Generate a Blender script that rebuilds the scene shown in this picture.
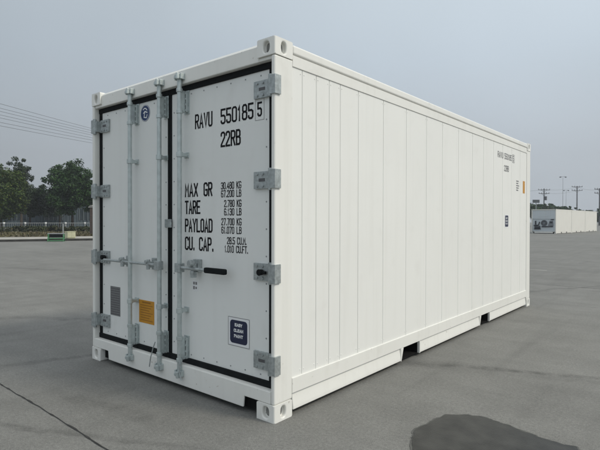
import bpy, bmesh, math, random
import numpy as np
from mathutils import Vector, Matrix, noise

S = bpy.context.scene
COL = S.collection
for o in list(bpy.data.objects):
    bpy.data.objects.remove(o)

# ------------------------------------------------------------------ camera
cam_d = bpy.data.cameras.new("camera")
cam = bpy.data.objects.new("camera", cam_d)
COL.objects.link(cam)
yaw, pitch, roll = -0.694386, -0.0097678, 0.00216
fw = Vector((math.sin(yaw)*math.cos(pitch), math.cos(yaw)*math.cos(pitch), math.sin(pitch)))
rt = fw.cross(Vector((0, 0, 1))).normalized()
up = rt.cross(fw)
r2 = math.cos(roll)*rt + math.sin(roll)*up
u2 = -math.sin(roll)*rt + math.cos(roll)*up
M = Matrix((r2, u2, -fw)).transposed().to_4x4()
M.translation = (2.2299, -2.4132, 1.3641)
cam.matrix_world = M
cam_d.sensor_width = 36
cam_d.lens = 36*492.4/600
cam_d.clip_start = 0.05
cam_d.clip_end = 3000
S.camera = cam

# ------------------------------------------------------------------ light
SUN_EL, SUN_AZ = math.radians(44), math.radians(17)      # azimuth counted from +X towards +Y
SKY_GAIN = 0.95
W = bpy.data.worlds.new("World")
S.world = W
W.use_nodes = True
nt = W.node_tree
nt.nodes.clear()
N = nt.nodes.new
L = nt.links.new
sky = N('ShaderNodeTexSky')
sky.sky_type = 'NISHITA'
sky.sun_disc = False
sky.sun_elevation = SUN_EL
sky.sun_rotation = math.pi/2 - SUN_AZ
sky.dust_density = 6
sky.air_density = 1.2
hs = N('ShaderNodeHueSaturation')
hs.inputs['Saturation'].default_value = 0.45
L(sky.outputs[0], hs.inputs['Color'])
tc = N('ShaderNodeTexCoord')
sp = N('ShaderNodeSeparateXYZ')
L(tc.outputs['Generated'], sp.inputs[0])
cr = N('ShaderNodeValToRGB')
L(sp.outputs['Z'], cr.inputs[0])
els = cr.color_ramp.elements
els[0].position = 0.0
els[0].color = (.375, .410, .445, 1)
els[1].position = 1.0
els[1].color = (.88, .90, .92, 1)
e = els.new(.12); e.color = (.378, .416, .456, 1)
e = els.new(.30); e.color = (.445, .510, .570, 1)
e = els.new(.46); e.color = (.500, .570, .625, 1)
# soft, barely visible overcast structure
nz = N('ShaderNodeTexNoise')
nz.inputs['Scale'].default_value = 1.6
nz.inputs['Detail'].default_value = 3
L(tc.outputs['Generated'], nz.inputs['Vector'])
mr = N('ShaderNodeMapRange')
mr.inputs['From Min'].default_value = .3
mr.inputs['From Max'].default_value = .7
mr.inputs['To Min'].default_value = 9.3*SKY_GAIN
mr.inputs['To Max'].default_value = 10.7*SKY_GAIN
L(nz.outputs[0], mr.inputs['Value'])
vs = N('ShaderNodeVectorMath'); vs.operation = 'SCALE'
L(cr.outputs[0], vs.inputs[0])
L(mr.outputs[0], vs.inputs['Scale'])
# the veiled sun brightens its own half of the sky
dt = N('ShaderNodeVectorMath'); dt.operation = 'DOT_PRODUCT'
L(tc.outputs['Generated'], dt.inputs[0])
dt.inputs[1].default_value = (math.cos(SUN_AZ), math.sin(SUN_AZ), 0)
hz_ = N('ShaderNodeMapRange'); hz_.interpolation_type = 'SMOOTHSTEP'
hz_.inputs['From Min'].default_value = -1.0
hz_.inputs['From Max'].default_value = .05
hz_.inputs['To Min'].default_value = .80
hz_.inputs['To Max'].default_value = 1.14
L(dt.outputs['Value'], hz_.inputs['Value'])
vs2 = N('ShaderNodeVectorMath'); vs2.operation = 'SCALE'
L(vs.outputs[0], vs2.inputs[0]); L(hz_.outputs[0], vs2.inputs['Scale'])
mx = N('ShaderNodeMix'); mx.data_type = 'RGBA'
mx.inputs[0].default_value = .88
L(hs.outputs[0], mx.inputs[6])
L(vs2.outputs[0], mx.inputs[7])
bg = N('ShaderNodeBackground')
bg.inputs['Strength'].default_value = .10
L(mx.outputs[2], bg.inputs['Color'])
wo = N('ShaderNodeOutputWorld')
L(bg.outputs[0], wo.inputs['Surface'])

sun_d = bpy.data.lights.new("sun", 'SUN')
sun_d.energy = 1.5
sun_d.angle = math.radians(12)
sun_d.color = (1.0, .93, .80)
sun = bpy.data.objects.new("sun", sun_d)
COL.objects.link(sun)
sd = Vector((math.cos(SUN_EL)*math.cos(SUN_AZ), math.cos(SUN_EL)*math.sin(SUN_AZ), math.sin(SUN_EL)))
sun.rotation_euler = sd.to_track_quat('Z', 'Y').to_euler()
sun.location = (20, 5, 30)

S.view_settings.view_transform = 'Standard'
S.view_settings.look = 'None'
S.view_settings.gamma = 1
S.view_settings.exposure = 0.27
S.view_settings.use_curve_mapping = False
S.cycles.use_denoising = True
S.cycles.max_bounces = 8
S.cycles.volume_bounces = 0
S.cycles.sample_clamp_indirect = 5

rnd = random.Random(7)


# ------------------------------------------------------------------ materials
def mat(name, base, rough=.6, metal=0.0, var=0.0, vscale=3.0, bump=0.0, bscale=40.0, dirt=None, dscale=2.0,
        dlo=.55, dhi=.75, stretch=(1, 1, 1), spec=.5):
    """Principled surface in object space: base colour, soft value variation, optional dirt patches, bump."""
    m = bpy.data.materials.new(name)
    m.use_nodes = True
    t = m.node_tree
    b = t.nodes['Principled BSDF']
    b.inputs['Base Color'].default_value = (*base, 1)
    b.inputs['Roughness'].default_value = rough
    b.inputs['Metallic'].default_value = metal
    b.inputs['Specular IOR Level'].default_value = spec
    co = t.nodes.new('ShaderNodeTexCoord')
    mp = t.nodes.new('ShaderNodeMapping')
    mp.inputs['Scale'].default_value = stretch
    t.links.new(co.outputs['Object'], mp.inputs[0])
    src = None
    if var:
        n = t.nodes.new('ShaderNodeTexNoise')
        n.inputs['Scale'].default_value = vscale
        n.inputs['Detail'].default_value = 6
        t.links.new(mp.outputs[0], n.inputs['Vector'])
        r = t.nodes.new('ShaderNodeValToRGB')
        r.color_ramp.elements[0].position = .3
        r.color_ramp.elements[1].position = .7
        r.color_ramp.elements[0].color = (*[c*(1-var) for c in base], 1)
        r.color_ramp.elements[1].color = (*[min(1, c*(1+var)) for c in base], 1)
        t.links.new(n.outputs[0], r.inputs[0])
        src = r.outputs[0]
    if dirt:
        n = t.nodes.new('ShaderNodeTexNoise')
        n.inputs['Scale'].default_value = dscale
        n.inputs['Detail'].default_value = 8
        n.inputs['Roughness'].default_value = .65
        t.links.new(mp.outputs[0], n.inputs['Vector'])
        r = t.nodes.new('ShaderNodeMapRange')
        r.inputs['From Min'].default_value = dlo
        r.inputs['From Max'].default_value = dhi
        r.inputs['To Max'].default_value = .7
        t.links.new(n.outputs[0], r.inputs[0])
        x = t.nodes.new('ShaderNodeMix'); x.data_type = 'RGBA'
        x.inputs[6].default_value = (*base, 1)
        if src: t.links.new(src, x.inputs[6])
        x.inputs[7].default_value = (*dirt, 1)
        t.links.new(r.outputs[0], x.inputs[0])
        src = x.outputs[2]
    if src:
        t.links.new(src, b.inputs['Base Color'])
    if bump:
        n = t.nodes.new('ShaderNodeTexNoise')
        n.inputs['Scale'].default_value = bscale
        n.inputs['Detail'].default_value = 5
        t.links.new(mp.outputs[0], n.inputs['Vector'])
        u = t.nodes.new('ShaderNodeBump')
        u.inputs['Strength'].default_value = bump
        u.inputs['Distance'].default_value = .02
        t.links.new(n.outputs[0], u.inputs['Height'])
        t.links.new(u.outputs[0], b.inputs['Normal'])
    return m


def leaf_mat(name, dark, light, warm=None):
    m = bpy.data.materials.new(name)
    m.use_nodes = True
    t = m.node_tree
    b = t.nodes['Principled BSDF']
    b.inputs['Roughness'].default_value = .6
    b.inputs['Specular IOR Level'].default_value = .25
    g = t.nodes.new('ShaderNodeNewGeometry')
    r = t.nodes.new('ShaderNodeValToRGB')
    r.color_ramp.elements[0].color = (*dark, 1)
    r.color_ramp.elements[1].color = (*light, 1)
    if warm:
        q = r.color_ramp.elements.new(.93)
        q.color = (*light, 1)
        r.color_ramp.elements[-1].color = (*warm, 1)
    t.links.new(g.outputs['Random Per Island'], r.inputs[0])
    co = t.nodes.new('ShaderNodeTexCoord')
    n = t.nodes.new('ShaderNodeTexNoise')
    n.inputs['Scale'].default_value = .55
    n.inputs['Detail'].default_value = 2
    t.links.new(co.outputs['Object'], n.inputs['Vector'])
    mr_ = t.nodes.new('ShaderNodeMapRange')
    mr_.inputs['From Min'].default_value = .35
    mr_.inputs['From Max'].default_value = .65
    mr_.inputs['To Min'].default_value = .65
    mr_.inputs['To Max'].default_value = 1.35
    t.links.new(n.outputs[0], mr_.inputs[0])
    v = t.nodes.new('ShaderNodeVectorMath'); v.operation = 'SCALE'
    t.links.new(r.outputs[0], v.inputs[0])
    t.links.new(mr_.outputs[0], v.inputs['Scale'])
    t.links.new(v.outputs[0], b.inputs['Base Color'])
    return m


def paint_mat(name, base, rough=.42, streak=.05, rust=0):
    """Container paint: white gloss paint with faint vertical run-off streaks and scuffs, slightly wavy sheet."""
    m = mat(name, base, rough=rough, var=.018, vscale=1.3, bump=.10, bscale=2.2)
    t = m.node_tree
    b = t.nodes['Principled BSDF']
    prev = b.inputs['Base Color'].links[0].from_socket
    co = t.nodes.new('ShaderNodeTexCoord')
    mp = t.nodes.new('ShaderNodeMapping')
    mp.inputs['Scale'].default_value = (9, 9, .35)
    t.links.new(co.outputs['Object'], mp.inputs[0])
    n = t.nodes.new('ShaderNodeTexNoise')
    n.inputs['Scale'].default_value = 1.6
    n.inputs['Detail'].default_value = 6
    t.links.new(mp.outputs[0], n.inputs['Vector'])
    r = t.nodes.new('ShaderNodeMapRange')
    r.inputs['From Min'].default_value = .52
    r.inputs['From Max'].default_value = .75
    r.inputs['To Max'].default_value = streak*2
    t.links.new(n.outputs[0], r.inputs[0])
    n2 = t.nodes.new('ShaderNodeTexNoise')
    n2.inputs['Scale'].default_value = 6
    n2.inputs['Detail'].default_value = 8
    t.links.new(co.outputs['Object'], n2.inputs['Vector'])
    r2_ = t.nodes.new('ShaderNodeMapRange')
    r2_.inputs['From Min'].default_value = .60
    r2_.inputs['From Max'].default_value = .75
    r2_.inputs['To Max'].default_value = streak*2
    t.links.new(n2.outputs[0], r2_.inputs[0])
    ad = t.nodes.new('ShaderNodeMath'); ad.operation = 'ADD'
    t.links.new(r.outputs[0], ad.inputs[0]); t.links.new(r2_.outputs[0], ad.inputs[1])
    x = t.nodes.new('ShaderNodeMix'); x.data_type = 'RGBA'
    t.links.new(ad.outputs[0], x.inputs[0])
    t.links.new(prev, x.inputs[6])
    x.inputs[7].default_value = (.42, .40, .35, 1)
    out = x.outputs[2]
    if rust:
        n3 = t.nodes.new('ShaderNodeTexNoise')
        n3.inputs['Scale'].default_value = 22
        n3.inputs['Detail'].default_value = 5
        t.links.new(co.outputs['Object'], n3.inputs['Vector'])
        r3 = t.nodes.new('ShaderNodeMapRange')
        r3.inputs['From Min'].default_value = .70
        r3.inputs['From Max'].default_value = .76
        r3.inputs['To Max'].default_value = rust
        t.links.new(n3.outputs[0], r3.inputs[0])
        y = t.nodes.new('ShaderNodeMix'); y.data_type = 'RGBA'
        t.links.new(r3.outputs[0], y.inputs[0])
        t.links.new(out, y.inputs[6])
        y.inputs[7].default_value = (.23, .16, .10, 1)
        out = y.outputs[2]
    t.links.new(out, b.inputs['Base Color'])
    return m


P_SIDE = paint_mat('white_side_paint', (.815, .82, .79), .45, .035)
P_FRAME = paint_mat('white_frame_paint', (.805, .805, .765), .42, .05, rust=.5)
P_DOOR = paint_mat('pale_grey_door_paint', (.775, .79, .77), .45, .04)
P_DARK = mat('black_rubber', (.009, .011, .012), .75, var=.2, vscale=8, spec=.15)
P_INK = mat('black_lettering', (.012, .012, .014), .6, spec=.1)
P_GREYINK = mat('grey_lettering', (.20, .20, .205), .5)
P_ZINC = mat('galvanised_steel', (.40, .435, .435), .5, .55, var=.22, vscale=45, bump=.05, bscale=60)
P_BAR = mat('galvanised_bar', (.50, .555, .55), .38, .45, var=.12, vscale=25)
P_WHITE = mat('white_vinyl', (.78, .79, .80), .4)
P_NAVY = mat('navy_vinyl', (.012, .018, .055), .35)
P_BLUE = mat('blue_vinyl', (.010, .032, .12), .35)
P_ORANGE = mat('orange_vinyl', (.54, .25, .016), .45, var=.06, vscale=20)
P_ORANGED = mat('dark_orange_print', (.30, .13, .01), .5)
P_PLATE = mat('grey_data_plate', (.19, .195, .20), .45, .3, var=.15, vscale=60)
P_PLATED = mat('engraved_lines', (.09, .09, .095), .5)
P_UNDERSHADE = mat('underside_painted_shade', (.012, .012, .012), .9, spec=.1)  # near-black colour stands in for the shade beneath the container
P_RIVET = mat('rivet_grey', (.30, .31, .32), .5, .3)

# ------------------------------------------------------------------ mesh builder
class MB:
    def __init__(s):
        s.v, s.f, s.mi = [], [], []

    def add(s, vs, fs, mi=0):
        k = len(s.v)
        s.v += [tuple(p) for p in vs]
        s.f += [tuple(i+k for i in f) for f in fs]
        s.mi += [mi]*len(fs)

    def box(s, x0, x1, y0, y1, z0, z1, mi=0):
        s.add([(x0, y0, z0), (x1, y0, z0), (x1, y1, z0), (x0, y1, z0), (x0, y0, z1), (x1, y0, z1), (x1, y1, z1), (x0, y1, z1)],
              [(0, 3, 2, 1), (4, 5, 6, 7), (0, 1, 5, 4), (1, 2, 6, 5), (2, 3, 7, 6), (3, 0, 4, 7)], mi)
        return s

    def prism(s, pts, axis, a, b, mi=0):
        """polygon pts (2D in the plane normal to axis) extruded from a to b along axis 0/1/2"""
        def P(p, c):
            return (c, p[0], p[1]) if axis == 0 else (p[0], c, p[1]) if axis == 1 else (p[0], p[1], c)
        n = len(pts)
        vs = [P(p, a) for p in pts]+[P(p, b) for p in pts]
        fs = [tuple(range(n-1, -1, -1)), tuple(range(n, 2*n))]
        fs += [(i, (i+1) % n, n+(i+1) % n, n+i) for i in range(n)]
        s.add(vs, fs, mi)
        return s

    def tube(s, p0, p1, r0, r1=None, n=12, mi=0, caps=True):
        r1 = r0 if r1 is None else r1
        p0, p1 = Vector(p0), Vector(p1)
        d = (p1-p0).normalized()
        a = d.orthogonal().normalized()
        b = d.cross(a)
        vs = []
        for p, r in ((p0, r0), (p1, r1)):
            for i in range(n):
                t = 2*math.pi*i/n
                vs.append(p+r*(math.cos(t)*a+math.sin(t)*b))
        fs = [(i, (i+1) % n, n+(i+1) % n, n+i) for i in range(n)]
        if caps:
            fs += [tuple(range(n-1, -1, -1)), tuple(range(n, 2*n))]
        s.add(vs, fs, mi)
        return s

    def path(s, pts, r, n=6, mi=0):
        for i in range(len(pts)-1):
            ra = r[i] if isinstance(r, (list, tuple)) else r
            rb = r[i+1] if isinstance(r, (list, tuple)) else r
            s.tube(pts[i], pts[i+1], ra, rb, n, mi, caps=True)
        return s

    def build(s, name, mats, parent=None, bevel=0.0, smooth=False, seg=2):
        me = bpy.data.meshes.new(name)
        base = Vector((0, 0, 0))
        p = parent
        while p is not None:
            base += Vector(p.location)
            p = p.parent
        me.from_pydata([tuple(Vector(v)-base) for v in s.v], [], s.f)
        mats = mats if isinstance(mats, (list, tuple)) else [mats]
        for m in mats:
            me.materials.append(m)
        me.polygons.foreach_set('material_index', s.mi)
        bm = bmesh.new(); bm.from_mesh(me)
        bmesh.ops.recalc_face_normals(bm, faces=bm.faces)
        bm.to_mesh(me); bm.free()
        o = bpy.data.objects.new(name, me)
        COL.objects.link(o)
        if parent is not None:
            o.parent = parent
        if bevel:
            md = o.modifiers.new('bevel', 'BEVEL')
            md.width = bevel; md.segments = seg; md.limit_method = 'ANGLE'; md.angle_limit = math.radians(40)
        if smooth:
            me.polygons.foreach_set('use_smooth', [True]*len(me.polygons))
        return o


def tag(o, label=None, cat=None, group=None, kind=None):
    if label: o['label'] = label
    if cat: o['category'] = cat
    if group: o['group'] = group
    if kind: o['kind'] = kind
    return o


def empty(name, loc, rz=0):
    o = bpy.data.objects.new(name, None)
    o.location = loc
    o.rotation_euler = (0, 0, rz)
    o.empty_display_size = .2
    COL.objects.link(o)
    return o


def copy_tree(o, parent=None):
    c = o.copy()
    COL.objects.link(c)
    if parent is not None:
        c.parent = parent
    for ch in [k for k in bpy.data.objects if k.parent == o]:
        copy_tree(ch, c)
    return c


# ------------------------------------------------------------------ stencil-like condensed lettering built from strokes
G = {
 'A': [[(0, 0), (.5, 1), (1, 0)], [(.18, .30), (.82, .30)]],
 'B': [[(0, 0), (0, 1), (.7, 1), (.95, .90), (.95, .63), (.7, .53), (0, .53)], [(.7, .53), (1, .42), (1, .10), (.75, 0), (0, 0)]],
 'C': [[(1, .82), (1, .90), (.75, 1), (.25, 1), (0, .90), (0, .10), (.25, 0), (.75, 0), (1, .10), (1, .18)]],
 'D': [[(0, 0), (0, 1), (.7, 1), (1, .88), (1, .12), (.7, 0), (0, 0)]],
 'E': [[(1, 1), (0, 1), (0, 0), (1, 0)], [(0, .52), (.8, .52)]],
 'F': [[(1, 1), (0, 1), (0, 0)], [(0, .52), (.8, .52)]],
 'G': [[(1, .82), (1, .90), (.75, 1), (.25, 1), (0, .90), (0, .10), (.25, 0), (.75, 0), (1, .10), (1, .46), (.55, .46)]],
 'I': [[(.5, 0), (.5, 1)]],
 'K': [[(0, 0), (0, 1)], [(1, 1), (.02, .48)], [(.3, .6), (1, 0)]],
 'L': [[(0, 1), (0, 0), (1, 0)]],
 'M': [[(0, 0), (0, 1), (.5, .4), (1, 1), (1, 0)]],
 'N': [[(0, 0), (0, 1), (1, 0), (1, 1)]],
 'O': [[(.25, 0), (.75, 0), (1, .10), (1, .90), (.75, 1), (.25, 1), (0, .90), (0, .10), (.25, 0)]],
 'P': [[(0, 0), (0, 1), (.75, 1), (1, .90), (1, .58), (.75, .48), (0, .48)]],
 'R': [[(0, 0), (0, 1), (.75, 1), (1, .90), (1, .60), (.75, .50), (0, .50)], [(.5, .50), (1, 0)]],
 'S': [[(1, .85), (1, .90), (.75, 1), (.25, 1), (0, .90), (0, .62), (.25, .52), (.75, .52), (1, .40), (1, .10), (.75, 0), (.25, 0), (0, .10), (0, .15)]],
 'T': [[(0, 1), (1, 1)], [(.5, 1), (.5, 0)]],
 'U': [[(0, 1), (0, .10), (.25, 0), (.75, 0), (1, .10), (1, 1)]],
 'V': [[(0, 1), (.5, 0), (1, 1)]],
 'X': [[(0, 0), (1, 1)], [(0, 1), (1, 0)]],
 'Y': [[(0, 1), (.5, .48), (1, 1)], [(.5, .48), (.5, 0)]],
 '1': [[(.1, .78), (.5, 1), (.5, 0)]],
 '2': [[(0, .80), (0, .90), (.25, 1), (.75, 1), (1, .90), (1, .65), (0, .1), (0, 0), (1, 0)]],
 '3': [[(0, .85), (.25, 1), (.75, 1), (1, .90), (1, .62), (.75, .52), (.4, .52)], [(.75, .52), (1, .40), (1, .10), (.75, 0), (.25, 0), (0, .15)]],
 '4': [[(.75, 0), (.75, 1), (0, .28), (1, .28)]],
 '5': [[(1, 1), (0, 1), (0, .56), (.72, .56), (1, .46), (1, .10), (.75, 0), (.25, 0), (0, .10), (0, .16)]],
 '6': [[(1, .85), (.75, 1), (.25, 1), (0, .90), (0, .10), (.25, 0), (.75, 0), (1, .10), (1, .44), (.75, .54), (0, .54)]],
 '7': [[(0, 1), (1, 1), (.35, 0)]],
 '8': [[(.25, .53), (.04, .63), (.04, .90), (.25, 1), (.75, 1), (.96, .90), (.96, .63), (.75, .53), (.25, .53)], [(.25, .53), (0, .42), (0, .10), (.25, 0), (.75, 0), (1, .10), (1, .42), (.75, .53)]],
 '.': [[(.5, 0), (.5, .09)]],
 ' ': [],
}
G['0'] = G['O']


def ribbon(mb, pts, w, P, off, mi=0):
    pts = [Vector(p) for p in pts]
    closed = (pts[0]-pts[-1]).length < 1e-6
    if closed: pts = pts[:-1]
    n = len(pts)
    Lf, Rt = [], []
    for i in range(n):
        a = pts[i-1] if (i > 0 or closed) else None
        c = pts[(i+1) % n] if (i < n-1 or closed) else None
        p = pts[i]
        d1 = (p-a).normalized() if a is not None else None
        d2 = (c-p).normalized() if c is not None else None
        if d1 is None: d1 = d2; p = p-d2*w*.5*(0 if closed else 1)
        if d2 is None: d2 = d1; p = p+d1*w*.5
        n1 = Vector((-d1.y, d1.x)); n2 = Vector((-d2.y, d2.x))
        m = (n1+n2)
        m = n1 if m.length < .2 else m.normalized()
        k = min(2.0, 1/max(.35, m.dot(n1)))
        Lf.append(p+m*w*.5*k); Rt.append(p-m*w*.5*k)
    vs = [P(q.x, q.y, off) for q in Lf]+[P(q.x, q.y, off) for q in Rt]
    rng = range(n if closed else n-1)
    mb.add(vs, [(i, (i+1) % n, n+(i+1) % n, n+i) for i in rng], mi)


def text_fit(mb, s, u0, u1, v0, v1, stroke, P, gap=.42, mi=0):
    adv = {'.': .22, ' ': .75, '1': .6, 'I': .3}
    tot = sum(adv.get(c, 1) for c in s)+gap*(len(s)-1)
    k = (u1-u0-stroke)/tot
    u = u0+stroke/2
    for j, c in enumerate(s):
        a = adv.get(c, 1)
        for i, pl in enumerate(G[c]):
            pts = []
            for (x, y) in pl:
                xx = (x-.5)*a+.5*a if c in '.1I' else x*a
                pts.append((u+k*xx, v0+stroke/2+y*(v1-v0-stroke)))
            ribbon(mb, pts, stroke, P, .00025*(i+1)+.0004*(j % 2), mi)
        u += k*(a+gap)


# ------------------------------------------------------------------ ground
STREAKS = [((-.35, 1.75), (4.2, 3.6), .07, .36), ((-1.2, 1.5), (3.2, 2.95), .16, .20), ((-.9, 6.5), (1.3, 11.5), .10, .30),
           ((-2.9, -.9), (-2.2, 1.0), .07, .34), ((-2.2, -1.6), (.3, -.35), .05, .30), ((-2.0, -.7), (-.2, -.45), .10, .22),
           ((-6.5, -.6), (-3.6, 1.4), .14, .26), ((-16, 2), (-4.5, 6), .18, .24), ((2.5, 8), (4.5, 26), .2, .28), ((-1, 14), (12, 17), .22, .24)]


def ground_material():
    m = bpy.data.materials.new('concrete_apron')
    m.use_nodes = True
    t = m.node_tree
    b = t.nodes['Principled BSDF']
    b.inputs['Roughness'].default_value = .82
    b.inputs['Specular IOR Level'].default_value = .3
    co = t.nodes.new('ShaderNodeTexCoord')

    def nse(scale, detail, rough, stretch=(1, 1, 1), rot=0):
        mp = t.nodes.new('ShaderNodeMapping')
        mp.inputs['Scale'].default_value = stretch
        mp.inputs['Rotation'].default_value = (0, 0, rot)
        t.links.new(co.outputs['Object'], mp.inputs[0])
        n = t.nodes.new('ShaderNodeTexNoise')
        n.inputs['Scale'].default_value = scale
        n.inputs['Detail'].default_value = detail
        n.inputs['Roughness'].default_value = rough
        t.links.new(mp.outputs[0], n.inputs['Vector'])
        return n.outputs[0]

    def rng(s, a, b_, c, d):
        q = t.nodes.new('ShaderNodeMapRange')
        q.inputs['From Min'].default_value = a; q.inputs['From Max'].default_value = b_
        q.inputs['To Min'].default_value = c; q.inputs['To Max'].default_value = d
        t.links.new(s, q.inputs[0])
        return q.outputs[0]

    def mul(a, b_):
        q = t.nodes.new('ShaderNodeMath'); q.operation = 'MULTIPLY'
        t.links.new(a, q.inputs[0]); t.links.new(b_, q.inputs[1])
        return q.outputs[0]
    big = rng(nse(.22, 4, .6), .3, .7, .88, 1.10)
    mid = rng(nse(1.9, 8, .72), .32, .68, .87, 1.10)
    fine = rng(nse(46, 5, .75), .3, .7, .76, 1.24)
    grit = rng(nse(150, 4, .8), .32, .68, .62, 1.36)
    drag = rng(nse(1.1, 5, .6, (.18, 1.6, 1), math.radians(-24)), .35, .7, 1.04, .88)      # long tyre-dragged smears
    drag2 = rng(nse(1.4, 4, .55, (2.6, .15, 1), math.radians(18)), .52, .72, 1.0, .88)
    v = mul(mul(mul(big, mid), mul(fine, grit)), mul(drag, drag2))

    def streak(p0, p1, w, amount, seed):
        """a worn rubber smear along p0-p1: broken up by noise, soft sides, fading ends"""
        p0, p1 = Vector(p0), Vector(p1)
        d = p1-p0; ln = d.length; ang = math.atan2(d.y, d.x)
        a = t.nodes.new('ShaderNodeVectorMath'); a.operation = 'SUBTRACT'
        t.links.new(co.outputs['Object'], a.inputs[0]); a.inputs[1].default_value = (p0.x, p0.y, 0)
        ro = t.nodes.new('ShaderNodeVectorRotate'); ro.rotation_type = 'Z_AXIS'
        ro.inputs['Angle'].default_value = -ang
        t.links.new(a.outputs[0], ro.inputs['Vector'])
        q = t.nodes.new('ShaderNodeSeparateXYZ'); t.links.new(ro.outputs[0], q.inputs[0])
        wob = rng(nse(.8+.1*seed, 3, .6), .3, .7, -w, w)
        ad = t.nodes.new('ShaderNodeMath'); ad.operation = 'ADD'
        t.links.new(q.outputs['Y'], ad.inputs[0]); t.links.new(wob, ad.inputs[1])
        ab = t.nodes.new('ShaderNodeMath'); ab.operation = 'ABSOLUTE'; t.links.new(ad.outputs[0], ab.inputs[0])
        across = rng(ab.outputs[0], w*.3, w, 1, 0)
        e0 = rng(q.outputs['X'], 0, ln*.25, 0, 1)
        e1 = rng(q.outputs['X'], ln*.7, ln, 1, 0)
        br = rng(nse(7, 6, .7), .36, .62, .15, 1)
        k_ = mul(mul(across, br), mul(e0, e1))
        return rng(k_, 0, 1, 1, 1-amount)

    for i_, st in enumerate(STREAKS):
        v = mul(v, streak(*st, i_))
    c = t.nodes.new('ShaderNodeVectorMath'); c.operation = 'SCALE'
    c.inputs[0].default_value = (.187, .188, .177)
    t.links.new(v, c.inputs['Scale'])
    # scattered small oil drips
    vo = t.nodes.new('ShaderNodeTexVoronoi')
    vo.inputs['Scale'].default_value = .9
    t.links.new(co.outputs['Object'], vo.inputs['Vector'])
    spot = rng(vo.outputs['Distance'], .03, .07, .35, 0)
    x = t.nodes.new('ShaderNodeMix'); x.data_type = 'RGBA'
    t.links.new(spot, x.inputs[0]); t.links.new(c.outputs[0], x.inputs[6])
    x.inputs[7].default_value = (.10, .10, .098, 1)
    t.links.new(x.outputs[2], b.inputs['Base Color'])
    bp = t.nodes.new('ShaderNodeBump')
    bp.inputs['Strength'].default_value = .25
    bp.inputs['Distance'].default_value = .004
    t.links.new(nse(120, 5, .7), bp.inputs['Height'])
    t.links.new(bp.outputs[0], b.inputs['Normal'])
    return m


MG = ground_material()
g = MB()
g.add([(-420, -180, 0), (260, -180, 0), (260, 420, 0), (-420, 420, 0)], [(0, 1, 2, 3)])
tag(g.build('ground', MG), kind='structure')

# saw-cut joints of the concrete slabs: thin dark fillings with crumbled, wandering edges
MJ = mat('joint_filler', (.030, .030, .029), .9, var=.4, vscale=14)


def joint(p0, p1, w, seed):
    r = random.Random(seed)
    p0, p1 = Vector(p0), Vector(p1)
    d = (p1-p0); ln = d.length; d.normalize()
    nrm = Vector((-d.y, d.x))
    n = int(ln/.045)
    mb = MB()
    vs = []
    for i in range(n+1):
        s = ln*i/n
        wob = .022*noise.noise(Vector((s*1.3, seed, 0)))+.010*noise.noise(Vector((s*7, seed, 2)))
        ww = w*(.45+.5*abs(noise.noise(Vector((s*3.1, seed, 7))))*2+.9*r.random()**4)
        c = p0+d*s+nrm*wob
        a = c+nrm*ww*.5; b = c-nrm*ww*.5
        vs += [(a.x, a.y, .004), (b.x, b.y, .004)]
    mb.add(vs, [(2*i, 2*i+1, 2*i+3, 2*i+2) for i in range(n)])
    return tag(mb.build('ground_joint', MJ), kind='structure')


joint((-14, -.62), (.6, -.93), .011, 1)
joint((-9.5, 9.2), (18, 8.6), .014, 3)

# remnant of a white painted line, seen past the far corner of the container
M_LINE = mat('worn_line_paint', (.36, .36, .335), .8, var=.25, vscale=6, dirt=(.17, .17, .16), dscale=5, dlo=.45, dhi=.6)
mb = MB()
mb.add([(-1.95, 12.02, .004), (-1.17, 12.16, .004), (-1.20, 12.30, .004), (-1.98, 12.16, .004)], [(0, 1, 2, 3)])
tag(mb.build('painted_line', M_LINE), kind='structure')

# damp patch
MP = mat('damp_concrete', (.031, .031, .028), .42, var=.42, vscale=9, bump=.12, bscale=120, spec=.3)
base_pts = [(.89, .26), (.82, .37), (.775, .50), (.775, .58), (.795, .64), (.79, .70), (.80, .77), (.815, .86), (.90, .95), (1.02, 1.0),
            (1.14, .995), (1.26, .955), (1.37, .92), (1.47, .905), (1.56, .90), (1.615, .915), (1.66, .84), (1.64, .45), (1.35, .05), (1.07, -.03), (.95, .10)]
pts = []
n = len(base_pts)
for i in range(n):
    p, q = Vector(base_pts[i]), Vector(base_pts[(i+1) % n])
    for k in range(14):
        c = p.lerp(q, k/14)
        e1 = .014*noise.noise(Vector((c.x*12, c.y*12, 1)))+.010*noise.noise(Vector((c.x*48, c.y*48, 5)))
        dn = (c-Vector((1.2, .5))).normalized()
        pts.append(c+dn*e1)
MPR = mat('half_dry_concrete', (.085, .086, .079), .7, var=.25, vscale=12)
cen = Vector((1.2, .5))
rim = [p+(p-cen).normalized()*(.006+.016*max(0, .5+noise.noise(Vector((p.x*9, p.y*9, 11))))) for p in pts]
mb = MB()
mb.add([(p.x, p.y, .004) for p in rim], [tuple(range(len(rim)))])
tag(mb.build('damp_edge', MPR), kind='structure')
mb = MB()
mb.add([(p.x, p.y, .008) for p in pts], [tuple(range(len(pts)))])
tag(mb.build('damp_patch', MP), kind='structure')

# ------------------------------------------------------------------ the main container
D = .062                       # door skins lie this far behind the front frame
CW, CL, CH = 2.438, 6.058, 2.591
root = empty('refrigerated_container', (-CW/2, CL/2, 0))
tag(root, 'large white refrigerated shipping container with grey double doors, standing on the concrete', 'shipping container')


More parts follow.
